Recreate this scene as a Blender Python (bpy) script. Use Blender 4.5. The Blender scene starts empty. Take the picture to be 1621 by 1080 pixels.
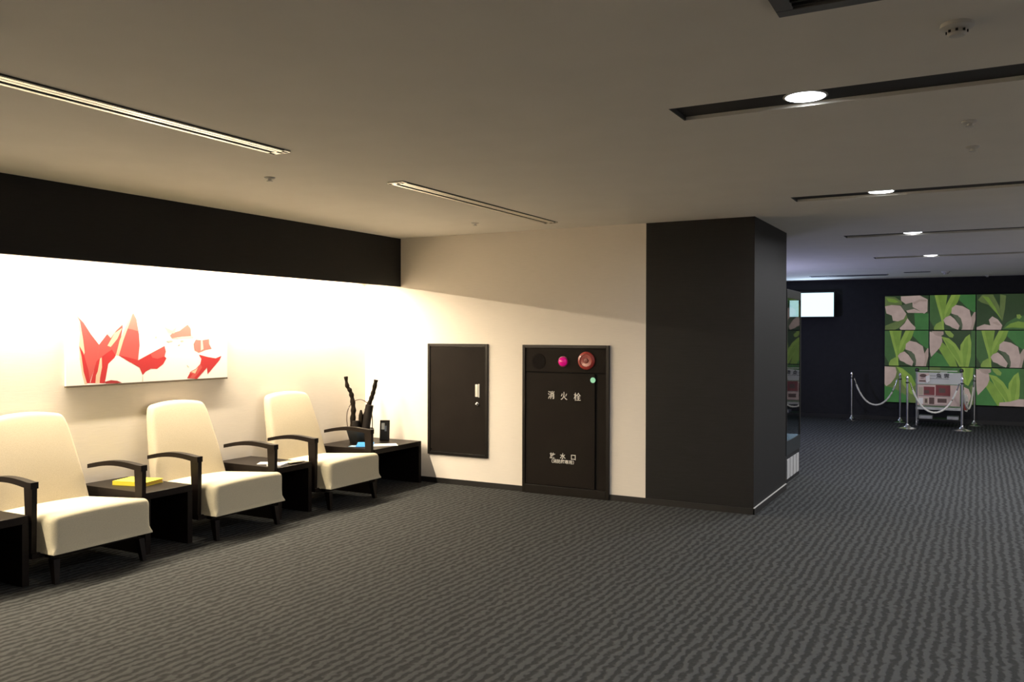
import bpy, bmesh, math, random
from mathutils import Vector, Matrix, Euler
random.seed(7)
PI = math.pi
scene = bpy.context.scene
COL = scene.collection

# ------------------------------------------------------------------ camera
EYE = 1.6
cam_data = bpy.data.cameras.new('camera')
cam_data.sensor_width = 36.0
cam_data.lens = 1353.3 / 1621 * 36.0
cam_data.clip_end = 100
cam = bpy.data.objects.new('camera', cam_data)
COL.objects.link(cam)
YAW, PITCH, ROLL = math.radians(28.687), math.radians(-0.479), math.radians(0.105)
f0 = Vector((-math.sin(YAW), math.cos(YAW), 0)); r0 = Vector((math.cos(YAW), math.sin(YAW), 0)); u0 = Vector((0, 0, 1))
fw = math.cos(PITCH) * f0 + math.sin(PITCH) * u0
up = -math.sin(PITCH) * f0 + math.cos(PITCH) * u0
rt = math.cos(ROLL) * r0 + math.sin(ROLL) * up
up = -math.sin(ROLL) * r0 + math.cos(ROLL) * up
M = Matrix((rt, up, -fw)).transposed().to_4x4()
M.translation = (0, 0, EYE)
cam.matrix_world = M
scene.camera = cam

# ------------------------------------------------------------------ world, exposure
w = bpy.data.worlds.new('world'); scene.world = w; w.use_nodes = True
w.node_tree.nodes['Background'].inputs[0].default_value = (0.9, 0.95, 1, 1)
w.node_tree.nodes['Background'].inputs[1].default_value = 0.0
vs = scene.view_settings
vs.view_transform = 'Standard'; vs.look = 'None'; vs.gamma = 1; vs.use_curve_mapping = False
vs.exposure = 0.0

CEIL = 2.643
def area(name, loc, sx, sy, power, color, rot=(0, 0, 0), spread=180):
    d = bpy.data.lights.new(name, 'AREA'); d.shape = 'RECTANGLE'; d.size = sx; d.size_y = sy
    d.energy = power; d.color = color; d.spread = math.radians(spread)
    o = bpy.data.objects.new(name, d); o.location = loc; o.rotation_euler = rot; COL.objects.link(o)
    return o
def disc_light(name, loc, dia, power, color, spread=180):
    d = bpy.data.lights.new(name, 'AREA'); d.shape = 'DISK'; d.size = dia
    d.energy = power; d.color = color; d.spread = math.radians(spread)
    o = bpy.data.objects.new(name, d); o.location = loc; COL.objects.link(o)
    return o
WARM = (1.0, 0.85, 0.63)
COOL = (0.97, 0.97, 1.0)
# fluorescent battens hidden behind the dark bulkhead, shining down the left wall
COVE_Y = [-2.1, -0.6, 0.9, 2.4, 3.9, 5.4, 6.8]
for y in COVE_Y:
    area('cove_tube_light', (-5.962, y, 2.165), 0.016, 1.35, 76, WARM)
# round downlights in the ceiling troughs
TROUGH = [0.95, 3.83, 6.74, 9.62, 12.49]
LAMP = [(-0.686, 3.966), (-0.645, 6.853), (-0.615, 9.757), (-0.58, 12.63)]
LAMP_ADDED = [(-0.70, 1.07), (2.2, 1.07), (2.2, 3.966), (2.2, 6.853), (1.7, 9.757), (1.7, 12.63), (3.2, 9.757), (3.2, 12.63), (3.2, 6.853)]  # unseen lamps added outside the view to brighten floor and ceiling
for x, y in LAMP + LAMP_ADDED:
    disc_light('downlight_light', (x, y, 2.648), 0.16, 30 if y < 9 else 44, COOL, 172)

# ------------------------------------------------------------------ materials
def mat(name, color, rough=0.6, metal=0.0, emit=None, estr=0.0, spec=0.5, coat=0.0):
    m = bpy.data.materials.new(name); m.use_nodes = True
    b = m.node_tree.nodes['Principled BSDF']
    b.inputs['Base Color'].default_value = (*color, 1)
    b.inputs['Roughness'].default_value = rough
    b.inputs['Metallic'].default_value = metal
    b.inputs['Specular IOR Level'].default_value = spec
    b.inputs['Coat Weight'].default_value = coat
    if emit:
        b.inputs['Emission Color'].default_value = (*emit, 1)
        b.inputs['Emission Strength'].default_value = estr
    return m
def N(m, t, **kw):
    n = m.node_tree.nodes.new(t)
    for k, v in kw.items(): setattr(n, k, v)
    return n
def noisy(name, c1, c2, scale=8, rough=0.7, bump=0.0, stretch=(1, 1, 1), spec=0.5, detail=3, metal=0.0, bdist=0.002):
    m = mat(name, c1, rough, metal, spec=spec)
    L = m.node_tree.links; b = m.node_tree.nodes['Principled BSDF']
    tc = N(m, 'ShaderNodeTexCoord'); mp = N(m, 'ShaderNodeMapping'); mp.inputs['Scale'].default_value = stretch
    L.new(tc.outputs['Object'], mp.inputs['Vector'])
    nz = N(m, 'ShaderNodeTexNoise'); nz.inputs['Scale'].default_value = scale; nz.inputs['Detail'].default_value = detail
    L.new(mp.outputs[0], nz.inputs['Vector'])
    r = N(m, 'ShaderNodeValToRGB'); r.color_ramp.elements[0].position = .3; r.color_ramp.elements[1].position = .7
    r.color_ramp.elements[0].color = (*c1, 1); r.color_ramp.elements[1].color = (*c2, 1)
    L.new(nz.outputs['Fac'], r.inputs[0]); L.new(r.outputs[0], b.inputs['Base Color'])
    if bump:
        bp = N(m, 'ShaderNodeBump'); bp.inputs['Strength'].default_value = bump; bp.inputs['Distance'].default_value = bdist
        L.new(nz.outputs['Fac'], bp.inputs['Height']); L.new(bp.outputs[0], b.inputs['Normal'])
    return m

def carpet():
    m = mat('carpet', (.05, .05, .05), .95, spec=.15)
    L = m.node_tree.links; b = m.node_tree.nodes['Principled BSDF']
    tc = N(m, 'ShaderNodeTexCoord'); sx = N(m, 'ShaderNodeSeparateXYZ'); L.new(tc.outputs['Object'], sx.inputs[0])
    def math_(op, a, b_=None, v=None):
        n = N(m, 'ShaderNodeMath', operation=op)
        if hasattr(a, 'links'): L.new(a, n.inputs[0])
        else: n.inputs[0].default_value = a
        if b_ is not None:
            if hasattr(b_, 'links'): L.new(b_, n.inputs[1])
            else: n.inputs[1].default_value = b_
        return n.outputs[0]
    def noise(scale, st, det=1.5):
        mp = N(m, 'ShaderNodeMapping'); mp.inputs['Scale'].default_value = st
        L.new(tc.outputs['Object'], mp.inputs[0])
        n = N(m, 'ShaderNodeTexNoise'); n.inputs['Scale'].default_value = scale; n.inputs['Detail'].default_value = det
        L.new(mp.outputs[0], n.inputs['Vector']); return n.outputs['Fac']
    # meandering lines running along the room
    n1 = math_('MULTIPLY', math_('SUBTRACT', noise(12, (.9, 1, 1)), .5), .048)
    n2 = math_('MULTIPLY', math_('SUBTRACT', noise(4, (1, .7, 1)), .5), .05)
    n3 = math_('MULTIPLY', math_('SUBTRACT', noise(42, (1, .8, 1)), .5), .018)
    x = math_('ADD', math_('ADD', math_('ADD', sx.outputs[0], n1), n2), n3)
    s = math_('SINE', math_('MULTIPLY', x, 2 * PI / .057))
    blob = math_('MULTIPLY', math_('SUBTRACT', noise(24, (1.4, .9, 1)), .5), 4.2)
    fib = math_('MULTIPLY', math_('SUBTRACT', noise(260, (1, 1, 1), 2), .5), .7)
    t = math_('ADD', math_('ADD', s, blob), fib)
    t = math_('ADD', math_('MULTIPLY', t, .5), .5)
    r = N(m, 'ShaderNodeValToRGB'); e = r.color_ramp.elements
    e[0].position = .28; e[0].color = (.0225, .0235, .0228, 1)
    e[1].position = .72; e[1].color = (.0525, .0545, .0545, 1)
    L.new(t, r.inputs[0])
    L.new(r.outputs[0], b.inputs['Base Color'])
    bp = N(m, 'ShaderNodeBump'); bp.inputs['Strength'].default_value = .5; bp.inputs['Distance'].default_value = .004
    L.new(t, bp.inputs['Height']); L.new(bp.outputs[0], b.inputs['Normal'])
    return m

M_carpet = carpet()
M_cream = noisy('cream_wallpaper', (.82, .755, .67), (.87, .80, .71), 30, .8, .25, (.3, .3, 12), spec=.3)
M_ceil = noisy('ceiling_paint', (.78, .745, .68), (.81, .775, .71), 3, .9, .1, spec=.2)
M_black = noisy('black_wall_covering', (.0125, .012, .0118), (.0165, .016, .0155), 25, .6, .2, (.3, .3, 10), spec=.18)
M_farblack = noisy('far_black_panel', (.010, .010, .012), (.014, .014, .016), 12, .6, .1, spec=.3)
M_base = mat('black_skirting', (.012, .011, .010), .45)
M_edge_glint = mat('painted_edge_glint', (.50, .49, .46), .4)  # pale grey colour stands in for the reflection on the metal trim
M_wood = noisy('espresso_wood', (.006, .004, .0033), (.011, .0072, .0058), 9, .42, .1, (1, 12, 12), spec=.16)
M_wooddark = mat('dark_recess', (.004, .004, .004), .8, spec=.2)
M_fabric_shaded = noisy('cream_upholstery_shaded', (.43, .375, .285), (.49, .43, .325), 160, .92, .35, spec=.15, bdist=.001)  # same cream fabric, colour darkened for the weaker light on the backrests
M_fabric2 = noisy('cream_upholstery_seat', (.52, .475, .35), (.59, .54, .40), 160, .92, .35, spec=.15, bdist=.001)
M_cab = noisy('dark_brown_enamel', (.0115, .009, .0075), (.015, .012, .010), 4, .7, spec=.08)
M_cabframe = mat('dark_brown_frame', (.009, .007, .0055), .4, spec=.25)
M_chrome = mat('chrome', (.75, .75, .74), .18, 1.0)
M_steel = mat('satin_steel', (.55, .55, .55), .3, 1.0)
M_letter = mat('white_lettering', (.80, .78, .72), .6)
M_red = mat('red_plastic', (.30, .035, .028), .3, coat=.4)
M_magenta = mat('magenta_lamp', (.5, .01, .15), .2, emit=(.62, .0, .17), estr=.55)
M_green_lamp = mat('mint_disc', (.35, .85, .62), .4, emit=(.3, .9, .6), estr=.12)
M_lamp = mat('downlight_lens', (.9, .9, .9), .4, emit=(.92, .96, 1), estr=9)
M_tube = mat('warm_tube', (.9, .9, .9), .4, emit=(1, .82, .55), estr=6)
M_white = mat('white_plastic', (.62, .60, .56), .5)
M_slot = mat('ivory_anodised', (.86, .86, .78), .2, .85)
M_trough = mat('dark_trough', (.010, .010, .009), .6)
M_tv = mat('lit_screen', (.02, .02, .02), .3, emit=(.66, .93, 1.0), estr=1.45)
M_blackp = mat('black_plastic', (.010, .010, .011), .35)
M_rope = noisy('cream_rope', (.68, .66, .57), (.82, .80, .70), 90, .85, .3)
M_yellow = mat('yellow_cover', (.88, .74, .05), .5)
M_pages = mat('page_edges', (.80, .52, .06), .7)
M_paper = mat('white_paper', (.82, .80, .78), .6)
M_beige = mat('tan_paper', (.55, .44, .28), .6)
M_blue = mat('blue_print', (.05, .25, .60), .35)
M_cyan = mat('light_blue_print', (.35, .58, .75), .4)
M_pot = mat('charcoal_basket', (.010, .011, .011), .6)
M_branch = noisy('dark_bark', (.006, .0045, .003), (.016, .011, .007), 30, .8, .6, (1, 1, .3), bdist=.004, spec=.1)
M_bamboo = noisy('dark_bamboo', (.010, .008, .007), (.018, .014, .012), 18, .6, .3, (1, 1, .3), spec=.15)
M_loop = mat('brown_vine', (.10, .07, .05), .6)

def glass():
    m = bpy.data.materials.new('clear_glass'); m.use_nodes = True
    nt = m.node_tree; nt.nodes.clear()
    o = nt.nodes.new('ShaderNodeOutputMaterial'); mx = nt.nodes.new('ShaderNodeMixShader')
    t = nt.nodes.new('ShaderNodeBsdfTransparent'); g = nt.nodes.new('ShaderNodeBsdfGlossy'); fr = nt.nodes.new('ShaderNodeFresnel')
    t.inputs[0].default_value = (.86, .90, .90, 1); g.inputs['Roughness'].default_value = .02; fr.inputs[0].default_value = 1.5
    ge = nt.nodes.new('ShaderNodeNewGeometry'); inv = nt.nodes.new('ShaderNodeMath'); inv.operation = 'SUBTRACT'; inv.inputs[0].default_value = 1
    mu = nt.nodes.new('ShaderNodeMath'); mu.operation = 'MULTIPLY'
    nt.links.new(ge.outputs['Backfacing'], inv.inputs[1]); nt.links.new(inv.outputs[0], mu.inputs[0]); nt.links.new(fr.outputs[0], mu.inputs[1]); nt.links.new(mu.outputs[0], mx.inputs[0]); nt.links.new(t.outputs[0], mx.inputs[1]); nt.links.new(g.outputs[0], mx.inputs[2])
    nt.links.new(mx.outputs[0], o.inputs[0])
    return m
M_glass = glass()

# ------------------------------------------------------------------ mesh helpers
def link(name, bm, mats, parent=None, loc=(0, 0, 0), rot=None, smooth=False):
    bmesh.ops.recalc_face_normals(bm, faces=bm.faces[:])
    me = bpy.data.meshes.new(name); bm.to_mesh(me); bm.free()
    for m in (mats if isinstance(mats, (list, tuple)) else [mats]): me.materials.append(m)
    if smooth:
        for p in me.polygons: p.use_smooth = True
        if smooth is not True: me.set_sharp_from_angle(angle=math.radians(smooth))
    o = bpy.data.objects.new(name, me); COL.objects.link(o)
    o.location = loc
    if rot: o.rotation_euler = rot
    if parent: o.parent = parent
    return o
def B(): return bmesh.new()
def box(bm, x0, x1, y0, y1, z0, z1, mi=0, bev=0.0, seg=2):
    r = bmesh.ops.create_cube(bm, size=1)
    vs = r['verts']
    for v in vs:
        v.co = Vector(((x0 + x1) / 2 + v.co.x * (x1 - x0), (y0 + y1) / 2 + v.co.y * (y1 - y0), (z0 + z1) / 2 + v.co.z * (z1 - z0)))
    fs = set(f for v in vs for f in v.link_faces)
    for f in fs: f.material_index = mi
    if bev:
        es = list(set(e for v in vs for e in v.link_edges))
        r = bmesh.ops.bevel(bm, geom=es, offset=bev, segments=seg, affect='EDGES', profile=.5)
        for f in r['faces']: f.material_index = mi
    return bm
def cyl(bm, c, r1, r2, h, axis='z', seg=24, mi=0):
    """frustum from c along the axis"""
    res = bmesh.ops.create_cone(bm, cap_ends=True, segments=seg, radius1=r1, radius2=r2, depth=h)
    rot = {'z': Matrix.Identity(3), 'x': Matrix.Rotation(PI / 2, 3, 'Y'), 'y': Matrix.Rotation(-PI / 2, 3, 'X')}[axis]
    for v in res['verts']:
        v.co = rot @ (v.co + Vector((0, 0, h / 2))) + Vector(c)
    for f in set(f for v in res['verts'] for f in v.link_faces): f.material_index = mi
    return bm
def lathe(bm, prof, c=(0, 0, 0), seg=32, axis='z', mi=0):
    rings = []
    for r, z in prof:
        ring = []
        for i in range(seg):
            a = 2 * PI * i / seg
            p = Vector((r * math.cos(a), r * math.sin(a), z))
            if axis == 'y': p = Vector((p.x, -p.z, p.y))      # grows towards -y
            ring.append(bm.verts.new(p + Vector(c)))
        rings.append(ring)
    for a, b in zip(rings, rings[1:]):
        for i in range(seg):
            f = bm.faces.new((a[i], a[(i + 1) % seg], b[(i + 1) % seg], b[i])); f.material_index = mi
    for ring in (rings[0], rings[-1]):
        f = bm.faces.new(ring); f.material_index = mi
    return bm
def tube(bm, pts, radii, seg=10, mi=0, flat=1.0):
    pts = [Vector(p) for p in pts]
    if not isinstance(radii, (list, tuple)): radii = [radii] * len(pts)
    rings = []
    for i, p in enumerate(pts):
        t = (pts[min(i + 1, len(pts) - 1)] - pts[max(i - 1, 0)]).normalized()
        ref = Vector((0, 0, 1)) if abs(t.z) < .9 else Vector((1, 0, 0))
        a = t.cross(ref).normalized(); b = t.cross(a).normalized()
        rings.append([bm.verts.new(p + radii[i] * (math.cos(2 * PI * k / seg) * a + flat * math.sin(2 * PI * k / seg) * b)) for k in range(seg)])
    for r1, r2 in zip(rings, rings[1:]):
        for k in range(seg):
            f = bm.faces.new((r1[k], r1[(k + 1) % seg], r2[(k + 1) % seg], r2[k])); f.material_index = mi
    for r in (rings[0], rings[-1]):
        f = bm.faces.new(r); f.material_index = mi
    return bm
def smoothpts(pts, n=6):
    """Catmull-Rom through the points"""
    P = [Vector(p) for p in pts]; P = [P[0]] + P + [P[-1]]; out = []
    for i in range(1, len(P) - 2):
        for k in range(n):
            t = k / n
            out.append(.5 * ((2 * P[i]) + (P[i + 1] - P[i - 1]) * t + (2 * P[i - 1] - 5 * P[i] + 4 * P[i + 1] - P[i + 2]) * t * t + (3 * P[i] - P[i - 1] - 3 * P[i + 1] + P[i + 2]) * t ** 3))
    out.append(P[-2]); return out
def tag(o, label=None, cat=None, group=None, kind=None):
    if label: o['label'] = label
    if cat: o['category'] = cat
    if group: o['group'] = group
    if kind: o['kind'] = kind
    return o
def thing(name, label, cat, loc=(0, 0, 0), rz=0, group=None):
    o = bpy.data.objects.new(name, None); COL.objects.link(o)
    o.location = loc; o.rotation_euler = (0, 0, rz); o.empty_display_size = .1
    return tag(o, label, cat, group)
def copy_tree(o, parent=None):
    c = o.copy(); COL.objects.link(c); c.parent = parent
    for ch in list(o.children): copy_tree(ch, c)
    return c
def struct(name, bm, m, **kw):
    return tag(link(name, bm, m, **kw), kind='structure')
def set_world(o, x, y, z):
    o.location = (x, y, z)

# ------------------------------------------------------------------ the room
XL, YB, YF = -6.08, 7.664, 17.4
struct('floor', box(B(), -7.5, 5.0, -4.0, 18.0, -.1, 0), M_carpet)
TX0, TX1, TD = -1.272, 3.6, .018
TW = .245
bm = B()
box(bm, -7.5, TX0, -4, 18, CEIL, CEIL + .12)
box(bm, TX1, 5.0, -4, 18, CEIL, CEIL + .12)
ys = [-4] + [v for y in TROUGH for v in (y, y + TW)] + [18]
for a, b in zip(ys[::2], ys[1::2]): box(bm, TX0, TX1, a, b, CEIL, CEIL + .12)
struct('ceiling', bm, M_ceil)
struct('wall_left', box(B(), XL - .12, XL, -4, YB + .12, 0, CEIL), M_cream)
struct('wall_back', box(B(), XL, -2.757, YB, YB + .12, 0, CEIL), M_cream)
struct('wall_pillar', box(B(), -2.757, -1.75, YB, 9.08, 0, CEIL), M_black)
struct('wall_niche', box(B(), -4.4, -2.48, 9.08, 10.5, 0, CEIL), M_black)
struct('wall_far', box(B(), -7.5, 5.0, YF, YF + .12, 0, CEIL), M_farblack)
struct('wall_right', box(B(), 4.2, 4.32, -4, YF, 0, CEIL), M_cream)
struct('wall_behind', box(B(), -7.5, 5.0, -4.1, -3.98, 0, CEIL), M_black)
struct('wall_passage', box(B(), -5.6, -5.48, YB + .12, YF, 0, CEIL), M_farblack)
struct('wall_bulkhead', box(B(), -5.63, -5.59, -4, YB, 2.117, CEIL), M_black)
struct('baseboard_back', box(B(), XL, -2.757, YB - .012, YB, 0, .056), M_base)
bm = B(); box(bm, -2.757, -1.742, YB - .012, YB, 0, .056); box(bm, -1.75, -1.738, YB - .012, 9.08, 0, .056)
struct('baseboard_pillar', bm, M_base)
struct('trim_1', box(B(), -1.75, -1.739, YB - .010, 9.08, .056, .062), M_edge_glint)
struct('baseboard_left', box(B(), XL, XL + .012, -4, YB - .012, 0, .056), M_base)
struct('baseboard_far', box(B(), -5.48, 4.2, YF - .012, YF, 0, .07), M_base)

# ------------------------------------------------------------------ ceiling fittings
TL = ['dark recessed ceiling trough nearly above the camera, nearest the viewer', 'widest dark ceiling trough, nearest one in view, above the carpet on the right',
      'second dark ceiling trough from the viewer, beyond the widest one', 'third dark ceiling trough from the viewer, just beyond the pillar', 'thinnest and farthest dark ceiling trough, close to the far wall']
for i, y in enumerate(TROUGH):
    t = thing('light_trough', TL[i], 'ceiling trough', (0, y + TW / 2, CEIL), 0, 'dark ceiling light troughs')
    h = TW / 2
    link('trough_plate', box(B(), TX0, TX1, -h, h, TD, TD + .02), M_trough, t)
    link('end_cap', box(B(), TX0, TX0 + .008, -h, h, .0, TD), M_trough, t); link('end_cap', box(B(), TX1 - .008, TX1, -h, h, .0, TD), M_trough, t)
LL = {0: 'large round bright downlight in the widest, nearest ceiling trough', 1: 'round downlight in the second ceiling trough, beyond the biggest lamp',
      2: 'small bright downlight in the third ceiling trough, just past the pillar', 3: 'smallest bright downlight, in the farthest ceiling trough',
      4: 'round downlight in the trough above the camera', 5: 'added unseen downlight in the trough above the camera, right end',
      6: 'added unseen downlight at the right end of the widest trough', 7: 'added unseen downlight at the right end of the second trough',
      8: 'added unseen downlight at the right end of the third trough', 9: 'added unseen downlight at the right end of the farthest trough',
      10: 'added unseen downlight in the third trough, at its far right end', 11: 'added unseen downlight in the farthest trough, at its far right end', 12: 'added unseen downlight in the second trough, at its far right end'}
dl0 = None
for i, (x, y) in enumerate(LAMP + LAMP_ADDED):
    if dl0 is None:
        dl0 = thing('downlight', LL[0], 'ceiling light', (x, y, CEIL + TD), 0, 'round downlights in the troughs')
        link('trim_ring', lathe(B(), [(.078, 0), (.094, 0), (.096, -.003), (.090, -.006), (.080, -.005), (.078, 0)][:5], seg=40), M_white, dl0, smooth=40)
        link('lens', cyl(B(), (0, 0, -.007), .084, .088, .0035, seg=40), M_lamp, dl0)
        d = dl0
    else:
        d = copy_tree(dl0); d.location = (x, y, CEIL + TD); d['label'] = LL[i]

def diffuser(y0, y1, label):
    t = thing('air_slot_diffuser', label, 'air vent', (-3.52, (y0 + y1) / 2, CEIL), 0, 'long slot air diffusers in the ceiling')
    L = (y1 - y0) / 2
    link('dark_backing', box(B(), -.064, .064, -L, L, -.003, 0), M_trough, t)
    bm = B()
    for x0, x1 in ((-.068, -.040), (-.008, .021), (.025, .056)): box(bm, x0, x1, -L, L, -.010, -.003, bev=.002)
    box(bm, -.068, .064, -L - .002, -L + .05, -.010, -.003); box(bm, -.068, .064, L - .05, L + .002, -.010, -.003)
    link('frame', bm, M_slot, t)
diffuser(1.22, 3.68, 'long pale slot diffuser in the ceiling above the armchairs, nearer one')
diffuser(4.76, 7.2, 'thin slot diffuser in the ceiling in front of the wall cabinets, farther one')

def sprinkler(x, y, label):
    bm = B(); lathe(bm, [(.036, 0), (.036, -.004), (.028, -.010), (.012, -.012), (.010, -.022), (.020, -.024), (.020, -.027), (.004, -.029)], seg=20)
    tag(link('sprinkler_head', bm, M_white, loc=(x, y, CEIL), smooth=35), label, 'sprinkler', 'small white ceiling sprinklers')
sprinkler(-4.17, 4.243, 'small white sprinkler above the armchairs, beside the end of the near slot diffuser')
sprinkler(-4.17, 6.893, 'small sprinkler in the ceiling close to the light back wall')
sprinkler(-.04, 5.387, 'brighter small sprinkler on the right part of the ceiling, farther of two')
sprinkler(-.049, 4.743, 'faint flat sprinkler on the right part of the ceiling, just beyond the widest trough')
def detector(x, y, label, s=1.0):
    t = thing('smoke_detector', label, 'smoke detector', (x, y, CEIL), 0, 'ceiling smoke detectors')
    link('housing', lathe(B(), [(.052 * s, 0), (.052 * s, -.012 * s), (.044 * s, -.018 * s), (.034 * s, -.020 * s)], seg=28), M_white, t, smooth=35)
    link('sensing_chamber', lathe(B(), [(.030 * s, -.020 * s), (.030 * s, -.034 * s), (.024 * s, -.040 * s), (.006 * s, -.042 * s)], seg=28), M_white, t, smooth=35)
    bm = B()
    for k in range(8):
        a = 2 * PI * k / 8; x_, y_ = math.cos(a) * .0305 * s, math.sin(a) * .0305 * s
        box(bm, x_ - .004 * s, x_ + .004 * s, y_ - .004 * s, y_ + .004 * s, -.031 * s, -.023 * s)
    link('vent_opening', bm, M_blackp, t)
detector(-.073, 3.241, 'round smoke detector on the ceiling at the upper right', 1.0)
detector(-.50, 15.84, 'far smoke detector on the ceiling above the food cart', 1.2)
detector(-2.93, 1.66, 'smoke detector cut by the left frame edge, above the long slot diffuser', 1.0)
detector(.11, 17.1, 'dark small detector above the flower panels, at the far wall', .8)

g = thing('ceiling_air_grille', 'dark grey ceiling air grille cut by the top frame edge', 'air vent', (-.13, 2.57, CEIL))
bm = B()
for a in ((-.45, .45, -.30, -.245), (-.45, .45, .245, .30), (-.45, -.395, -.245, .245), (.395, .45, -.245, .245)): box(bm, *a, -.012, 0, bev=.003)
link('frame', bm, mat('grey_grille_frame', (.10, .10, .095), .5), g)
bm = B(); box(bm, -.395, .395, -.245, .245, -.002, 0)
link('dark_opening', bm, M_trough, g)
bm = B()
for k in range(14):
    y = -.235 + k * .035; box(bm, -.395, .395, y, y + .004, -.010, -.002)
link('slats', bm, mat('grille_slat', (.03, .03, .03), .5), g)
t = thing('far_ceiling_vent', 'long thin grey ceiling vent close to the far wall, left of the food cart', 'air vent', (-2.05, 16.12, CEIL))
link('frame', box(B(), -.64, .64, -.10, .10, -.012, 0), mat('grey_vent', (.16, .16, .18), .5), t)
bm = B()
for k in range(4): box(bm, -.62, .62, -.08 + k * .045, -.06 + k * .045, -.014, -.012)
link('slot', bm, M_trough, t)
t = thing('far_access_strip', 'short dark ceiling strip right of the long far vent', 'air vent', (-.92, 15.72, CEIL))
link('frame', box(B(), -.2, .2, -.05, .05, -.008, 0), mat('grey_strip', (.14, .14, .14), .5), t)
link('slot', box(B(), -.18, .18, -.02, .02, -.010, -.008), M_trough, t)

# cove battens behind the bulkhead
bt0 = None
for i, y in enumerate(COVE_Y):
    if bt0 is None:
        bt0 = thing('light_batten', 'warm tube light hidden behind the dark bulkhead over the armchairs', 'light fitting', (-5.962, y, 2.226), 0, 'hidden cove lights')
        link('housing', box(B(), -.03, .03, -.70, .70, -.03, .02, bev=.005), M_white, bt0)
        link('hanger', box(B(), -.008, .008, -.5, -.48, .02, CEIL - 2.226), M_white, bt0); link('hanger', box(B(), -.008, .008, .48, .5, .02, CEIL - 2.226), M_white, bt0)
        link('tube', cyl(B(), (0, -.68, -.045), .013, .013, 1.36, 'y', 14), M_tube, bt0, smooth=40)
    else:
        d = copy_tree(bt0); d.location = (-5.962, y, 2.226)

# ------------------------------------------------------------------ armchair
def deform(bm, fn):
    for v in bm.verts: v.co = Vector(fn(v.co.x, v.co.y, v.co.z))
def grid_box(x0, x1, y0, y1, z0, z1, n=(8, 10, 6), bev=.03):
    bm = B(); bmesh.ops.create_cube(bm, size=1)
    for v in bm.verts: v.co = Vector(((x0 + x1) / 2 + v.co.x * (x1 - x0), (y0 + y1) / 2 + v.co.y * (y1 - y0), (z0 + z1) / 2 + v.co.z * (z1 - z0)))
    bmesh.ops.bevel(bm, geom=bm.edges[:], offset=bev, segments=5, affect='EDGES', profile=.5)
    for ax, (a, b, k) in enumerate(((x0, x1, n[0]), (y0, y1, n[1]), (z0, z1, n[2]))):
        for i in range(1, k):
            c = a + bev + (b - a - 2 * bev) * i / k
            co = [0, 0, 0]; co[ax] = c; no = [0, 0, 0]; no[ax] = 1
            bmesh.ops.bisect_plane(bm, geom=bm.verts[:] + bm.edges[:] + bm.faces[:], plane_co=co, plane_no=no)
    return bm
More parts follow.
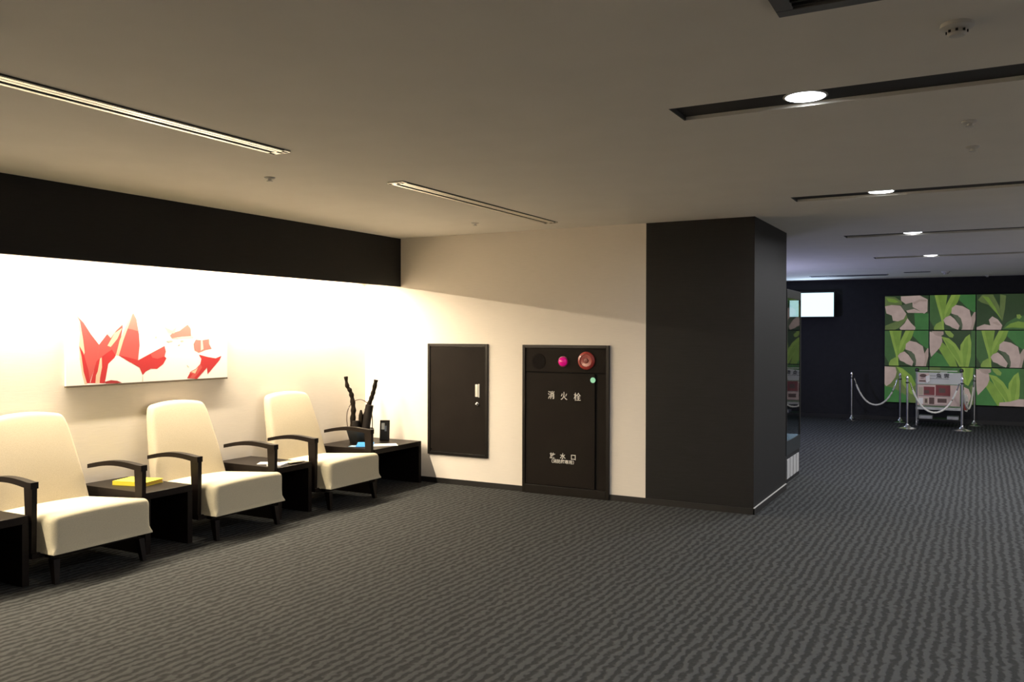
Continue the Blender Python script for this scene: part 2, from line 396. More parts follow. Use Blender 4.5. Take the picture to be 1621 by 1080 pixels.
def make_chair():
    t = thing('armchair', '', 'armchair', (-5.6, 3.70, 0), 0, 'cream upholstered armchairs along the left wall')
    # seat cushion: rounded top front edge, tight box sides, slightly flared hem
    bm = grid_box(-.24, .48, -.365, .365, .195, .435, bev=.045)
    def f(x, y, z):
        k = (z - .195) / .24
        u = (x + .24) / .72
        if k < .35: y *= 1 + .010 * (1 - k / .35); x += .006 * max(0, u - .5) * 2 * (1 - k / .35)
        crown = .012 * (1 - (y / .365) ** 2) * max(0, k - .5) * 2
        z += (-.050 * (1 - u) + .004) * k + crown
        if z < .20: z = .195
        return x, y, z
    for v in bm.verts:
        if v.co.z < .2395:
            q_ = min(1, (.2395 - v.co.z) / .035)
            if abs(v.co.y) > .3205: v.co.y += (math.copysign(.365, v.co.y) - v.co.y) * q_
            if v.co.x > .4355: v.co.x += (.48 - v.co.x) * q_
    deform(bm, f)
    # square hem: push bottom bevel outward
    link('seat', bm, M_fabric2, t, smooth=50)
    # backrest: tall, reclined, arched top that is narrower than its foot
    bm = grid_box(-.13, 0, -.345, .345, .30, 1.03, n=(3, 12, 14), bev=.035)
    def g(x, y, z):
        k = (z - .30) / .73
        wd = 1.03 - .25 * max(0, k - .10) ** 1.25
        if k > .84: wd -= .055 * ((k - .84) / .16) ** 2
        yy = y * wd
        zz = z - (.030 * (abs(y) / .345) ** 2.2) * max(0, (k - .5) * 2)
        belly = .022 * math.sin(PI * min(1, max(0, k))) * (1 - (y / .345) ** 2)
        th = 1 - .35 * k
        xx = x * th - .150 - .21 * k - .0 * k * k + (belly if x > -.065 else 0)
        return xx, yy, zz
    deform(bm, g)
    link('backrest', bm, M_fabric_shaded, t, smooth=50)
    for s in (-1, 1):
        # arm: gently arched rail meeting a tapered front post
        bm = B()
        n = 14; ring = []
        for i in range(n + 1):
            u = i / n; x = -.235 + u * .585
            z = .612 + .030 * u + .030 * math.sin(PI * min(1, u * 1.05)) - .0
            th = .020 + .012 * u
            yo = s * (.405 - .012 * (1 - u)); hw = .026
            ring.append([bm.verts.new((x, yo - hw, z - th)), bm.verts.new((x, yo + hw, z - th)), bm.verts.new((x, yo + hw, z + .010)), bm.verts.new((x, yo - hw, z + .010))])
        for a, b in zip(ring, ring[1:]):
            for k in range(4): bm.faces.new((a[k], a[(k + 1) % 4], b[(k + 1) % 4], b[k]))
        bm.faces.new(ring[0]); bm.faces.new(ring[-1])
        link('arm_rail', bm, M_wood, t)
        bm = B(); yo = s * .405
        pr = [(.262, .350, .640), (.272, .347, .45), (.282, .340, .17)]
        rr = [[bm.verts.new((a, yo - .017, z)), bm.verts.new((b, yo - .017, z)), bm.verts.new((b, yo + .017, z)), bm.verts.new((a, yo + .017, z))] for a, b, z in pr]
        for a, b in zip(rr, rr[1:]):
            for k in range(4): bm.faces.new((a[k], a[(k + 1) % 4], b[(k + 1) % 4], b[k]))
        bm.faces.new(rr[0]); bm.faces.new(rr[-1])
        link('arm_post', bm, M_wood, t)
    bm = B(); box(bm, -.22, .38, -.32, .32, .155, .20)
    for s in (-1, 1): box(bm, .27, .35, min(s * .34, s * .422), max(s * .34, s * .422), .165, .20)
    link('base_frame', bm, M_wood, t)
    for sx, x0, dx in ((1, .41, .03), (-1, -.20, -.10)):
        for s in (-1, 1):
            bm = B(); y = s * .315
            a = [bm.verts.new((x0 + i, y + j, .155)) for i, j in ((-.028, -.022), (.028, -.022), (.028, .022), (-.028, .022))]
            b = [bm.verts.new((x0 + dx + i, y + s * .01 + j, 0)) for i, j in ((-.016, -.014), (.016, -.014), (.016, .014), (-.016, .014))]
            for k in range(4): bm.faces.new((a[k], a[(k + 1) % 4], b[(k + 1) % 4], b[k]))
            bm.faces.new(a); bm.faces.new(b[::-1])
            link('leg', bm, M_wood, t)
    return t
CH = [(3.70, 'leftmost cream armchair with dark wooden arms, cut by the left frame edge'),
      (5.01, 'middle cream armchair with dark wooden arms, below the red flower picture'),
      (6.325, 'cream armchair farthest right, next to the corner table with the basket')]
ch0 = make_chair()
for i, (y, lb) in enumerate(CH):
    c = ch0 if i == 0 else copy_tree(ch0)
    c.location = (-5.6, y, 0); c['label'] = lb

# ------------------------------------------------------------------ side tables
def table(y0, y1, label):
    xf, xb, h = -5.27, -6.02, .445
    t = thing('side_table', label, 'side table', ((xf + xb) / 2, (y0 + y1) / 2, 0), 0, 'dark wooden tables between the armchairs')
    X = (xf - xb) / 2; Y = (y1 - y0) / 2
    link('table_top', box(B(), -X, X, -Y, Y, h - .05, h, bev=.003), M_wood, t)
    for s in (-1, 1):
        a, b = sorted((s * Y, s * (Y - .045)))
        link('side_panel', box(B(), -X, X, a, b, 0, h - .05, bev=.002), M_wood, t)
    link('back_panel', box(B(), -X + .10, -X + .12, -Y + .045, Y - .045, .02, h - .05), M_wooddark, t)
    return t
table(2.84, 3.27, 'dark table at the left frame edge, left of the leftmost armchair')
table(4.13, 4.55, 'dark side table carrying the yellow book')
table(5.46, 5.88, 'dark side table carrying pale leaflets, left of the farthest armchair')
table(6.79, 7.60, 'wide dark corner table carrying the basket of branches')
TT = .4455

def prism(bm, pts, z0, z1, mt=0, ms=0):
    a = [bm.verts.new((x, y, z0)) for x, y in pts]; b = [bm.verts.new((x, y, z1)) for x, y in pts]
    f = bm.faces.new(a); f.material_index = mt
    f = bm.faces.new(b); f.material_index = mt
    n = len(pts)
    for i in range(n):
        f = bm.faces.new((a[i], a[(i + 1) % n], b[(i + 1) % n], b[i])); f.material_index = ms
# yellow book
bk = thing('yellow_book', 'thick yellow book lying on the side table between two armchairs', 'book', (-5.66, 4.37, TT), math.radians(14))
link('page_block', box(B(), -.140, .140, -.100, .100, .004, .026), M_pages, bk)
bm = B(); box(bm, -.145, .145, -.105, .105, .026, .031, bev=.001); box(bm, -.145, .145, -.105, .105, 0, .004, bev=.001); box(bm, -.145, .145, -.105, -.100, 0, .031)
link('cover', bm, M_yellow, bk)
# leaflets on the second table
def sheet(name, label, loc, rz, sx, sy, m, h=.003, curl=0.0, group=None, cat='leaflet'):
    bm = B(); n = 8
    top = []; bot = []
    for i in range(n + 1):
        u = i / n; x = (u - .5) * sx; z = curl * (u ** 2)
        top.append((bm.verts.new((x, -sy / 2, z + h)), bm.verts.new((x, sy / 2, z + h))))
        bot.append((bm.verts.new((x, -sy / 2, z)), bm.verts.new((x, sy / 2, z))))
    for i in range(n):
        bm.faces.new((top[i][0], top[i + 1][0], top[i + 1][1], top[i][1])); bm.faces.new((bot[i][0], bot[i][1], bot[i + 1][1], bot[i + 1][0]))
        for k in (0, 1): bm.faces.new((top[i][k], bot[i][k], bot[i + 1][k], top[i + 1][k]))
    for e in (0, n): bm.faces.new((top[e][0], top[e][1], bot[e][1], bot[e][0]))
    return tag(link(name, bm, m, loc=loc, rot=(0, 0, rz)), label, cat, group)
sheet('paper_leaflet', 'white folded leaflet left of the armrest on the middle side table', (-5.53, 5.60, TT), .5, .16, .11, M_paper, .006, group='leaflets on the middle side table')
sheet('paper_leaflet', 'small stack of white leaflets in the middle of the leaflet pile', (-5.40, 5.585, TT), .35, .13, .16, M_paper, .012, group='leaflets on the middle side table')
sheet('paper_brochure', 'tan brochure at the right end of the leaflet pile', (-5.39, 5.76, TT), -.2, .17, .14, M_beige, .006, .010, group='leaflets on the middle side table', cat='brochure')
sheet('blue_brochure', 'blue brochure with a lifted edge in front of the basket', (-5.53, 6.965, TT), math.radians(120), .165, .17, M_blue, .004, .026, cat='brochure')
sheet('paper_sheet', 'white sheet of paper on the corner table right of the blue brochure', (-5.405, 7.13, TT), .75, .26, .18, M_paper, .003, cat='paper')
o = sheet('paper_leaflet', 'pale blue leaflet half under the blue brochure', (-5.60, 6.90, TT), .3, .12, .09, M_cyan, .002)

# ------------------------------------------------------------------ basket with branches
BX, BY = -5.75, 7.16
p = thing('branch_basket', 'dark basket of upright driftwood and bamboo with a thin vine handle, on the corner table', 'plant basket', (BX, BY, TT))
bm = B(); lathe(bm, [(.100, 0), (.104, .004), (.142, .135), (.146, .150), (.136, .150), (.130, .142), (.004, .138)], seg=36)
link('basket', bm, M_pot, p, smooth=35)
q = rt.copy(); q.z = 0; q.normalize()      # sideways direction of the arrangement
def A(u, z, d=0.0):
    v = q * u + Vector((-q.y, q.x, 0)) * d
    return (v.x, v.y, z)
pts = smoothpts([A(-.085, .10), A(-.075, .26), A(-.070, .36), A(-.085, .47, .01), A(-.105, .545, .01), A(-.135, .60, .0), A(-.150, .70, 0)], 6)
rad = [.030 - .012 * (i / (len(pts) - 1)) + .004 * math.sin(i * 1.3) for i in range(len(pts))]
link('tall_branch', tube(B(), pts, rad, 10), M_branch, p, smooth=50)
pts = smoothpts([A(.030, .10, .02), A(.045, .25, .02), A(.075, .36, .02), A(.115, .46, .01), A(.145, .55, 0), A(.170, .665, 0)], 6)
rad = [.026 - .004 * (i / (len(pts) - 1)) + .003 * math.sin(i * 1.7 + 1) for i in range(len(pts))]
link('leaning_branch', tube(B(), pts, rad, 10), M_branch, p, smooth=50)
pts = smoothpts([A(.060, .10, -.02), A(.080, .25, -.02), A(.105, .40, -.02)], 5)
link('bamboo_stalk', tube(B(), pts, [.042] * len(pts), 14), M_bamboo, p, smooth=50)
pts = smoothpts([A(.0, .10, .0), A(.008, .22, .0), A(.010, .345, .0)], 4)
link('short_branch', tube(B(), pts, [.026, .026, .028, .026, .024, .026, .024, .016, .010][:len(pts)], 10), M_branch, p, smooth=50)
pts = smoothpts([A(-.035, .10, -.04), A(-.036, .18, -.04), A(-.036, .235, -.04)], 4)
link('bamboo_stump', tube(B(), pts, [.038] * len(pts), 14), M_bamboo, p, smooth=50)
pts = smoothpts([A(-.125, .14), A(-.140, .24), A(-.130, .34), A(-.085, .42), A(-.020, .455), A(.04, .445), A(.10, .39), A(.128, .28), A(.130, .14)], 8)
link('vine_handle', tube(B(), pts, .005, 8), M_loop, p, smooth=50)
# photo stand
ps = thing('photo_stand', 'small dark picture stand on the corner table right of the basket', 'picture frame', (-5.625, 7.42, TT), math.radians(28.7))
bm = B()
for a in ((-.052, -.042, 0, .22), (.042, .052, 0, .22), (-.042, .042, 0, .010), (-.042, .042, .208, .22)): box(bm, a[0], a[1], -.010, .010, a[2], a[3])
fr = link('frame', bm, M_wood, ps, rot=(math.radians(-9), 0, 0))
bm = B(); box(bm, -.042, .042, -.004, .004, .010, .13, 0); box(bm, -.042, .042, -.0045, .004, .13, .208, 0); box(bm, -.036, -.002, -.006, -.0045, .12, .19, 1); box(bm, -.002, .020, -.006, -.0045, .10, .16, 2)
link('picture', bm, [M_blackp, mat('grey_print', (.30, .31, .30), .4), mat('slate_print', (.10, .12, .16), .4)], ps, rot=(math.radians(-9), 0, 0))
bm = B(); box(bm, -.012, .012, .0, .006, 0, .17)
link('easel_leg', bm, M_blackp, ps, loc=(0, .062, 0.001), rot=(math.radians(11), 0, 0))

# ------------------------------------------------------------------ red flower picture on the left wall
CXF = -6.060
art = thing('flower_canvas', 'white canvas with large red leaves and white petals on the left wall above the armchairs', 'picture', (XL + .004, 4.838, 1.19))
M_canvas = mat('white_canvas', (.93, .92, .90), .8)
link('canvas', box(B(), 0, CXF - XL - .004, -.790, .790, .005, .68), M_canvas, art)
link('bottom_edge', box(B(), 0, CXF - XL - .004 + .006, -.790, .790, -.006, .008), mat('brown_canvas_edge', (.10, .075, .05), .7), art)
RD = mat('art_red', (.52, .022, .028), .7); RP = mat('art_salmon', (.58, .085, .080), .7); PK = mat('art_peach', (.88, .55, .40), .7); PP = mat('art_pale_pink', (.90, .62, .55), .7); GR = mat('art_grey', (.55, .53, .45), .7); DR = mat('art_deep_red', (.36, .02, .025), .7); RS = mat('art_faded_salmon', (.66, .20, .17), .7)
artp = [
 (RP, [(4.137,1.735),(4.194,1.683),(4.257,1.592),(4.327,1.509),(4.31,1.388),(4.283,1.311),(4.246,1.211),(4.204,1.314),(4.172,1.391),(4.157,1.506),(4.180,1.53),(4.165,1.602)]),
 (PK, [(4.137,1.735),(4.165,1.69),(4.19,1.56),(4.205,1.45),(4.192,1.42),(4.172,1.40),(4.157,1.506),(4.165,1.602)]),
 (RD, [(4.157,1.506),(4.17,1.353),(4.203,1.213),(4.251,1.211),(4.235,1.313),(4.193,1.448)]),
 (PK, [(4.157,1.506),(4.163,1.40),(4.183,1.28),(4.203,1.205),(4.225,1.205),(4.195,1.30),(4.178,1.42)]),
 (RP, [(4.327,1.509),(4.398,1.592),(4.487,1.692),(4.533,1.727),(4.538,1.642),(4.51,1.502),(4.464,1.404),(4.408,1.356),(4.386,1.248),(4.375,1.204),(4.251,1.211),(4.283,1.311),(4.31,1.388)]),
 (RD, [(4.305,1.38),(4.345,1.41),(4.390,1.44),(4.440,1.47),(4.475,1.42),(4.408,1.356),(4.386,1.248),(4.375,1.204),(4.251,1.211),(4.283,1.311)]),
 (PP, [(4.398,1.592),(4.487,1.692),(4.533,1.727),(4.538,1.67),(4.48,1.62),(4.43,1.56)]),
 (PK, [(4.400,1.50),(4.465,1.600),(4.533,1.642),(4.490,1.555),(4.43,1.49)]),
 (PK, [(4.315,1.30),(4.335,1.40),(4.350,1.41),(4.352,1.33),(4.335,1.25),(4.331,1.207),(4.294,1.208),(4.30,1.27)]),
 (RP, [(4.637,1.765),(4.666,1.715),(4.69,1.592),(4.696,1.5),(4.681,1.378),(4.695,1.327),(4.601,1.365),(4.498,1.423),(4.532,1.542),(4.567,1.653)]),
 (RS, [(4.637,1.765),(4.666,1.715),(4.685,1.615),(4.63,1.63),(4.565,1.64)]),
 (PK, [(4.579,1.683),(4.637,1.775),(4.602,1.683),(4.544,1.542),(4.504,1.423),(4.476,1.423),(4.51,1.542)]),
 (PP, [(4.640,1.775),(4.66,1.795),(4.70,1.765),(4.76,1.715),(4.80,1.66),(4.77,1.69),(4.70,1.745)]),
 (RD, [(4.504,1.423),(4.60,1.40),(4.683,1.378),(4.80,1.43),(4.941,1.492),(4.954,1.445),(4.941,1.403),(4.96,1.387),(4.928,1.34),(4.865,1.3),(4.804,1.304),(4.755,1.283),(4.725,1.254),(4.695,1.316),(4.625,1.354)]),
 (RP, [(4.80,1.428),(4.941,1.490),(4.952,1.445),(4.938,1.403),(4.87,1.385),(4.82,1.395)]),
 (PP, [(4.935,1.656),(5.018,1.624),(5.096,1.678),(5.136,1.7),(5.182,1.69),(5.216,1.647),(5.222,1.582),(5.25,1.562),(5.216,1.56),(5.018,1.552),(4.986,1.593)]),
 (RS, [(5.018,1.60),(5.096,1.62),(5.150,1.655),(5.182,1.675),(5.214,1.640),(5.220,1.575),(5.120,1.57),(5.018,1.556),(4.998,1.58)]),
 (PK, [(4.935,1.656),(5.018,1.624),(5.07,1.66),(5.04,1.60),(4.99,1.60)]),
 (RS, [(5.27,1.543),(5.339,1.538),(5.416,1.548),(5.419,1.504),(5.448,1.461),(5.381,1.454),(5.304,1.43),(5.256,1.45),(5.245,1.505)]),
 (PP, [(5.325,1.535),(5.345,1.537),(5.355,1.46),(5.325,1.445)]),
 (RD, [(5.304,1.411),(5.409,1.387),(5.494,1.374),(5.56,1.395),(5.538,1.356),(5.451,1.279),(5.401,1.234),(5.394,1.293),(5.338,1.245),(5.283,1.197),(5.175,1.208),(5.215,1.266),(5.269,1.286),(5.318,1.328),(5.332,1.372)]),
 (RP, [(5.20,1.255),(5.269,1.286),(5.318,1.328),(5.34,1.30),(5.30,1.25),(5.25,1.205),(5.20,1.205),(5.235,1.24)]),
 (PK, [(5.215,1.262),(5.269,1.280),(5.295,1.30),(5.262,1.245)]),
 (DR, [(4.369,1.214),(4.43,1.226),(4.486,1.219),(4.532,1.2),(4.486,1.198),(4.386,1.201)]),
 (GR, [(4.723,1.255),(4.727,1.255),(4.729,1.20),(4.720,1.20)]),
 (GR, [(4.955,1.532),(5.00,1.540),(5.03,1.535),(4.99,1.522)]),
 (GR, [(5.10,1.538),(5.135,1.540),(5.14,1.530),(5.11,1.528)]),
 (GR, [(5.078,1.502),(5.10,1.506),(5.105,1.498),(5.085,1.494)]),
 (GR, [(4.842,1.572),(4.868,1.572),(4.862,1.562),(4.848,1.560)]),
 (GR, [(5.175,1.325),(5.185,1.315),(5.20,1.30),(5.183,1.303),(5.172,1.315)]),
 (GR, [(5.415,1.542),(5.422,1.55),(5.424,1.50),(5.416,1.505)]),
]
amats = [RD, RP, PK, PP, GR, DR, RS]
bm = B()
for i, (m, pl) in enumerate(artp):
    x = CXF - XL - .004 + .0001 + i * .00003
    f = bm.faces.new([bm.verts.new((x, y - 4.838, z - 1.19)) for y, z in pl]); f.material_index = amats.index(m)
o = link('printed_flower', bm, amats, art)

# ------------------------------------------------------------------ text
def text_mesh(body, size, m, parent, loc, stretch=1.0, name='lettering', bold=0.0, spacing=1.0):
    cu = bpy.data.curves.new('tmp', 'FONT'); cu.body = body; cu.size = size; cu.align_x = 'CENTER'; cu.align_y = 'CENTER'
    cu.extrude = .0006; cu.offset = bold; cu.space_character = spacing
    to = bpy.data.objects.new('tmp', cu); COL.objects.link(to)
    bpy.context.view_layer.update()
    dg = bpy.context.evaluated_depsgraph_get()
    me = bpy.data.meshes.new_from_object(to.evaluated_get(dg))
    bpy.data.objects.remove(to); bpy.data.curves.remove(cu)
    R = Matrix.Rotation(PI / 2, 4, 'X') @ Matrix.Diagonal((stretch, 1, 1, 1))
    me.transform(R); me.materials.clear(); me.materials.append(m)
    me.name = name
    o = bpy.data.objects.new(name, me); COL.objects.link(o); o.location = loc
    if parent: o.parent = parent
    return o

# ------------------------------------------------------------------ small wall cabinet
c = thing('wall_cabinet', 'small dark flush wall cabinet with a chrome handle, left of the hydrant cabinet', 'wall cabinet', (-4.846, YB, .306))
W, Hh = .748 / 2, 1.188
bm = B()
for a in ((-W, -W + .03, 0, Hh), (W - .03, W, 0, Hh), (-W + .03, W - .03, 0, .03), (-W + .03, W - .03, Hh - .03, Hh)): box(bm, a[0], a[1], -.020, 0, a[2], a[3], bev=.002)
link('frame', bm, M_cabframe, c)
dr = link('door', box(B(), -W + .033, W - .033, -.012, 0, .033, Hh - .033, bev=.001), M_cab, c)
bm = B(); box(bm, .226, .262, -.024, -.012, .635, .765, bev=.004)
h = link('handle', box(bm, .262, .275, -.018, -.012, .630, .770), [mat('pale_handle', (.72, .70, .64), .4, .3)], dr)
bm = B(); lathe(bm, [(.020, 0), (.020, .006), (.014, .010), (.012, .012)], c=(.250, -.012, .56), seg=24, axis='y')
lathe(bm, [(.010, 0), (.009, .020), (.004, .022)], c=(.250, -.022, .56), seg=16, axis='y')
link('lock', bm, M_chrome, dr, smooth=35)
link('screw', cyl(B(), (-W + .045, -.016, .055), .007, .007, .004, 'y', 12), M_chrome, dr)

# ------------------------------------------------------------------ fire hydrant cabinet
X0, X1 = -4.058, -3.117
c = thing('fire_hydrant_cabinet', 'tall dark fire hydrant cabinet with a red alarm button and white lettering', 'fire hydrant cabinet', ((X0 + X1) / 2, YB, 0))
W = (X1 - X0) / 2; Hh = 1.49
bm = B()
for a in ((-W, -W + .03, .0, Hh), (W - .03, W, .0, Hh), (-W + .03, W - .03, .0, .085), (-W + .03, W - .03, Hh - .03, Hh)): box(bm, a[0], a[1], -.030, 0, a[2], a[3], bev=.002)
link('frame', bm, M_cabframe, c)
link('backing', box(B(), -W + .03, W - .03, -.0035, 0, .085, Hh - .03), M_wooddark, c)
link('header_panel', box(B(), -W + .033, W - .033, -.018, 0, 1.222, Hh - .033, bev=.001), M_cab, c)
door = link('door', box(B(), -W + .033, .318, -.018, 0, .09, 1.210, bev=.0015), M_cab, c)
link('hinge_strip', box(B(), .348, W - .033, -.018, 0, .09, 1.210, bev=.001), M_cab, c)
link('door_gap', box(B(), .318, .348, -.004, 0, .09, 1.210), M_wooddark, c)
# speaker
bm = B(); cyl(bm, (-.292, -.022, 1.325), .078, .078, .004, 'y', 36)
for i in range(-4, 5):
    for j in range(-4, 5):
        if i * i + j * j <= 17: box(bm, -.292 + i * .016 - .0045, -.292 + i * .016 + .0045, -.024, -.022, 1.325 + j * .016 - .0045, 1.325 + j * .016 + .0045, 1)
link('speaker_grille', bm, [mat('grille_brown', (.009, .007, .0065), .8, spec=.05), M_wooddark], c)
# indicator lamp
bm = B(); lathe(bm, [(.054, 0), (.054, .008), (.046, .010)], c=(-.018, -.018, 1.327), seg=32, axis='y')
link('lamp_base', bm, mat('dark_magenta_ring', (.20, .01, .06), .4), c, smooth=35)
bm = B(); lathe(bm, [(.044, 0), (.043, .014), (.034, .028), (.018, .036), (.003, .038)], c=(-.018, -.028, 1.327), seg=32, axis='y')
link('lamp_dome', bm, M_magenta, c, smooth=True)
# alarm button
bm = B(); lathe(bm, [(.088, 0), (.087, .014), (.074, .024), (.062, .026), (.058, .018), (.030, .016), (.028, .013)], c=(.232, -.018, 1.340), seg=40, axis='y')
a = link('alarm_button', bm, M_red, c, smooth=35)
bm = B(); lathe(bm, [(.024, 0), (.022, .010), (.006, .012)], c=(.232, -.031, 1.340), seg=24, axis='y')
link('push_disc', bm, mat('dull_red', (.20, .04, .035), .4), a, smooth=35)
link('mint_disc', cyl(B(), (.300, -.024, 1.152), .027, .027, .006, 'y', 28), M_green_lamp, door)
text_mesh('消', .084, M_letter, door, (-0.149, -.0195, 0.986), .92, bold=.0008)
text_mesh('火', .084, M_letter, door, (-0.010, -.0195, 0.982), .92, bold=.0008)
text_mesh('栓', .084, M_letter, door, (0.134, -.0195, 0.978), .92, bold=.0008)
text_mesh('放', .062, M_letter, door, (-0.135, -.0195, .386), 1.0, bold=.0007)
text_mesh('水', .062, M_letter, door, (-0.022, -.0195, .386), 1.0, bold=.0007)
text_mesh('口', .062, M_letter, door, (0.093, -.0195, .384), 1.0, bold=.0007)
text_mesh('（消防隊専用）', .041, M_letter, door, (-.022, -.0195, .334), 1.05, bold=.0005)

# ------------------------------------------------------------------ glass showcase
SX0, SX1, SY0, SY1 = -2.44, -1.80, 9.39, 10.19
s = thing('glass_showcase', 'tall narrow glass showcase with dark frame, standing just behind the black pillar', 'showcase', ((SX0 + SX1) / 2, (SY0 + SY1) / 2, 0))
W = (SX1 - SX0) / 2; D = (SY1 - SY0) / 2
link('base', box(B(), -W, W - .01, -D + .005, D - .005, .0, .30), M_blackp, s)
bm = B()
n = 4
for k in range(n):
    y = -D + .06 + k * (2 * D - .10) / n
    box(bm, W - .01, W - .002, y, y + .14, .045, .255, bev=.002)
link('vent_panel', bm, mat('pale_grey_panel', (.38, .38, .38), .5), s)
link('kick_panel', box(B(), -W, W, -D, D, .30, .455, bev=.003), mat('slate_panel', (.020, .024, .026), .3), s)
link('header', box(B(), -W, W, -D, D, 1.99, 2.085, bev=.003), M_blackp, s)
for x in (-W, W - .022):
    for y in (-D, D - .022):
        link('corner_post', box(B(), x, x + .022, y, y + .022, .455, 1.99), mat('post_grey', (.035, .035, .035), .35, .5) if 'post_grey' not in bpy.data.materials else bpy.data.materials['post_grey'], s)
link('back_panel', box(B(), -W, -W + .01, -D + .022, D - .022, .455, 1.99), M_blackp, s)
for nm, a in (('front_glass', (W - .012, W - .006, -D + .022, D - .022)), ('side_glass', (-W + .022, W - .022, D - .012, D - .006)), ('side_glass', (-W + .022, W - .022, -D + .006, -D + .012))):
    link(nm, box(B(), *a, .455, 1.99), M_glass, s)
for z in (.95, 1.45):
    link('glass_shelf', box(B(), -W + .012, W - .03, -D + .024, D - .024, z, z + .008), M_glass, s)

# ------------------------------------------------------------------ wall screen
t = thing('wall_screen', 'bright white-blue lit screen high on the far black wall', 'screen', (-2.845, 17.22, 2.17))
link('bezel', box(B(), -.425, .425, -.02, .04, -.250, .250, bev=.006), M_blackp, t)
link('lit_panel', box(B(), -.405, .405, -.023, -.02, -.228, .228), M_tv, t)
link('wall_bracket', box(B(), -.10, .10, .04, .179, -.10, .10), M_blackp, t)
area('screen_light', (-2.845, 17.18, 2.17), .8, .45, 14, (.55, .72, 1.0), rot=(-PI / 2, 0, 0))

# invented lit machine, added out of sight to make the blue ceiling glow
t = thing('added_glow_machine', 'unseen lit machine added behind the pillar for the blue ceiling glow', 'added light source', (-5.05, 13.5, 0))
link('cabinet_body', box(B(), -.40, .40, -.5, .5, 0, 1.83, bev=.01), mat('machine_white', (.5, .5, .52), .4), t)
vd = link('front_door', box(B(), .40, .43, -.49, .49, .06, 1.81, bev=.005), mat('machine_blue', (.05, .10, .3), .4), t)
link('added_glow_panel', box(B(), .43, .435, -.44, .30, .95, 1.74), mat('added_blue_glow', (.2, .25, .4), .3, emit=(.35, .42, 1.0), estr=3.0), vd)
link('coin_panel', box(B(), .43, .438, .33, .46, .80, 1.40), M_steel, vd)
link('pickup_flap', box(B(), .43, .436, -.35, .25, .18, .36), M_blackp, vd)
area('added_glow_light', (-4.55, 13.5, 1.45), .8, .9, 80, (.58, .60, 1.0), rot=(0, -PI / 2 - .5, 0))  # added lamp that casts the blue glow

# ------------------------------------------------------------------ flower panels
G = dict(
 dk=(.030, .055, .022), md=(.050, .115, .035), em=(.045, .150, .040), lf=(.165, .270, .045), ly=(.220, .330, .060), lo=(.110, .155, .050),
 pt=(.420, .320, .285), ps=(.330, .250, .215), gy=(.080, .100, .060), bd=(.190, .280, .060))
def screen_mat(k, v):
    m = noisy('screen_' + k, v, tuple(c * .80 for c in v), 7, .35, spec=.4)
    b = m.node_tree.nodes['Principled BSDF']; src = b.inputs['Base Color'].links[0].from_socket
    m.node_tree.links.new(src, b.inputs['Emission Color']); b.inputs['Emission Strength'].default_value = .78
    m.node_tree.links.remove(b.inputs['Base Color'].links[0]); b.inputs['Base Color'].default_value = (.01, .01, .01, 1)
    return m
PM = {k: screen_mat(k, v) for k, v in G.items()}
PMK = list(PM)
def norm(pts, x0, y0, w_, h_): return [((x - x0) / w_, (y - y0) / h_) for x, y in pts]
pB = [(k, norm(p_, 57, 372, 405, 316)) for k, p_ in [
 ('md', [(57,372),(110,372),(150,500),(165,600),(100,670),(57,600)]),
 ('em', [(330,372),(462,372),(462,540),(400,500),(340,440),(318,420)]),
 ('lf', [(100,372),(215,372),(200,480),(190,560),(183,688),(172,688),(160,590),(130,480)]),
 ('ly', [(100,372),(128,372),(158,500),(180,600),(188,688),(172,688),(160,590),(125,470)]),
 ('lf', [(330,372),(250,372),(200,470),(188,540),(190,600),(230,560),(262,510),(310,430)]),
 ('ly', [(290,372),(250,372),(205,470),(190,530),(192,580),(225,500),(265,430)]),
 ('pt', [(250,540),(255,490),(290,463),(350,475),(410,510),(425,575),(452,528),(462,530),(462,600),(440,688),(340,688),(348,630),(310,560)]),
 ('ps', [(425,575),(452,528),(462,530),(462,600),(440,688),(415,688),(432,630)]),
 ('gy', [(258,548),(300,555),(335,585),(350,640),(347,688),(325,650),(290,590)]),
 ('pt', [(180,600),(200,575),(240,558),(280,590),(325,652),(312,688),(260,670),(240,655),(200,640)]),
 ('bd', [(95,670),(115,635),(160,610),(172,650),(176,688),(98,688)])]]
pD = [(k, norm(p_, 462, 372, 415, 320)) for k, p_ in [
 ('em', [(462,640),(520,560),(600,600),(670,692),(462,692)]),
 ('md', [(840,372),(877,372),(877,692),(820,692),(840,560)]),
 ('lf', [(575,470),(640,530),(690,610),(720,692),(650,692),(590,600),(545,530)]),
 ('ly', [(572,425),(640,440),(700,490),(755,570),(775,692),(735,692),(690,610),(620,510)]),
 ('lf', [(600,450),(680,510),(730,590),(755,680),(700,610),(640,530)]),
 ('ly', [(828,402),(842,480),(838,600),(818,692),(770,692),(742,560),(745,500),(790,430)]),
 ('lf', [(810,430),(815,520),(800,620),(790,692),(775,692),(762,560),(780,470)]),
 ('pt', [(462,380),(520,392),(575,425),(580,470),(560,520),(520,565),(478,608),(466,560),(462,480)]),
 ('ps', [(480,376),(590,378),(592,405),(560,425),(510,410)]),
 ('bd', [(600,372),(650,376),(685,410),(675,434),(645,430),(615,402)])]]
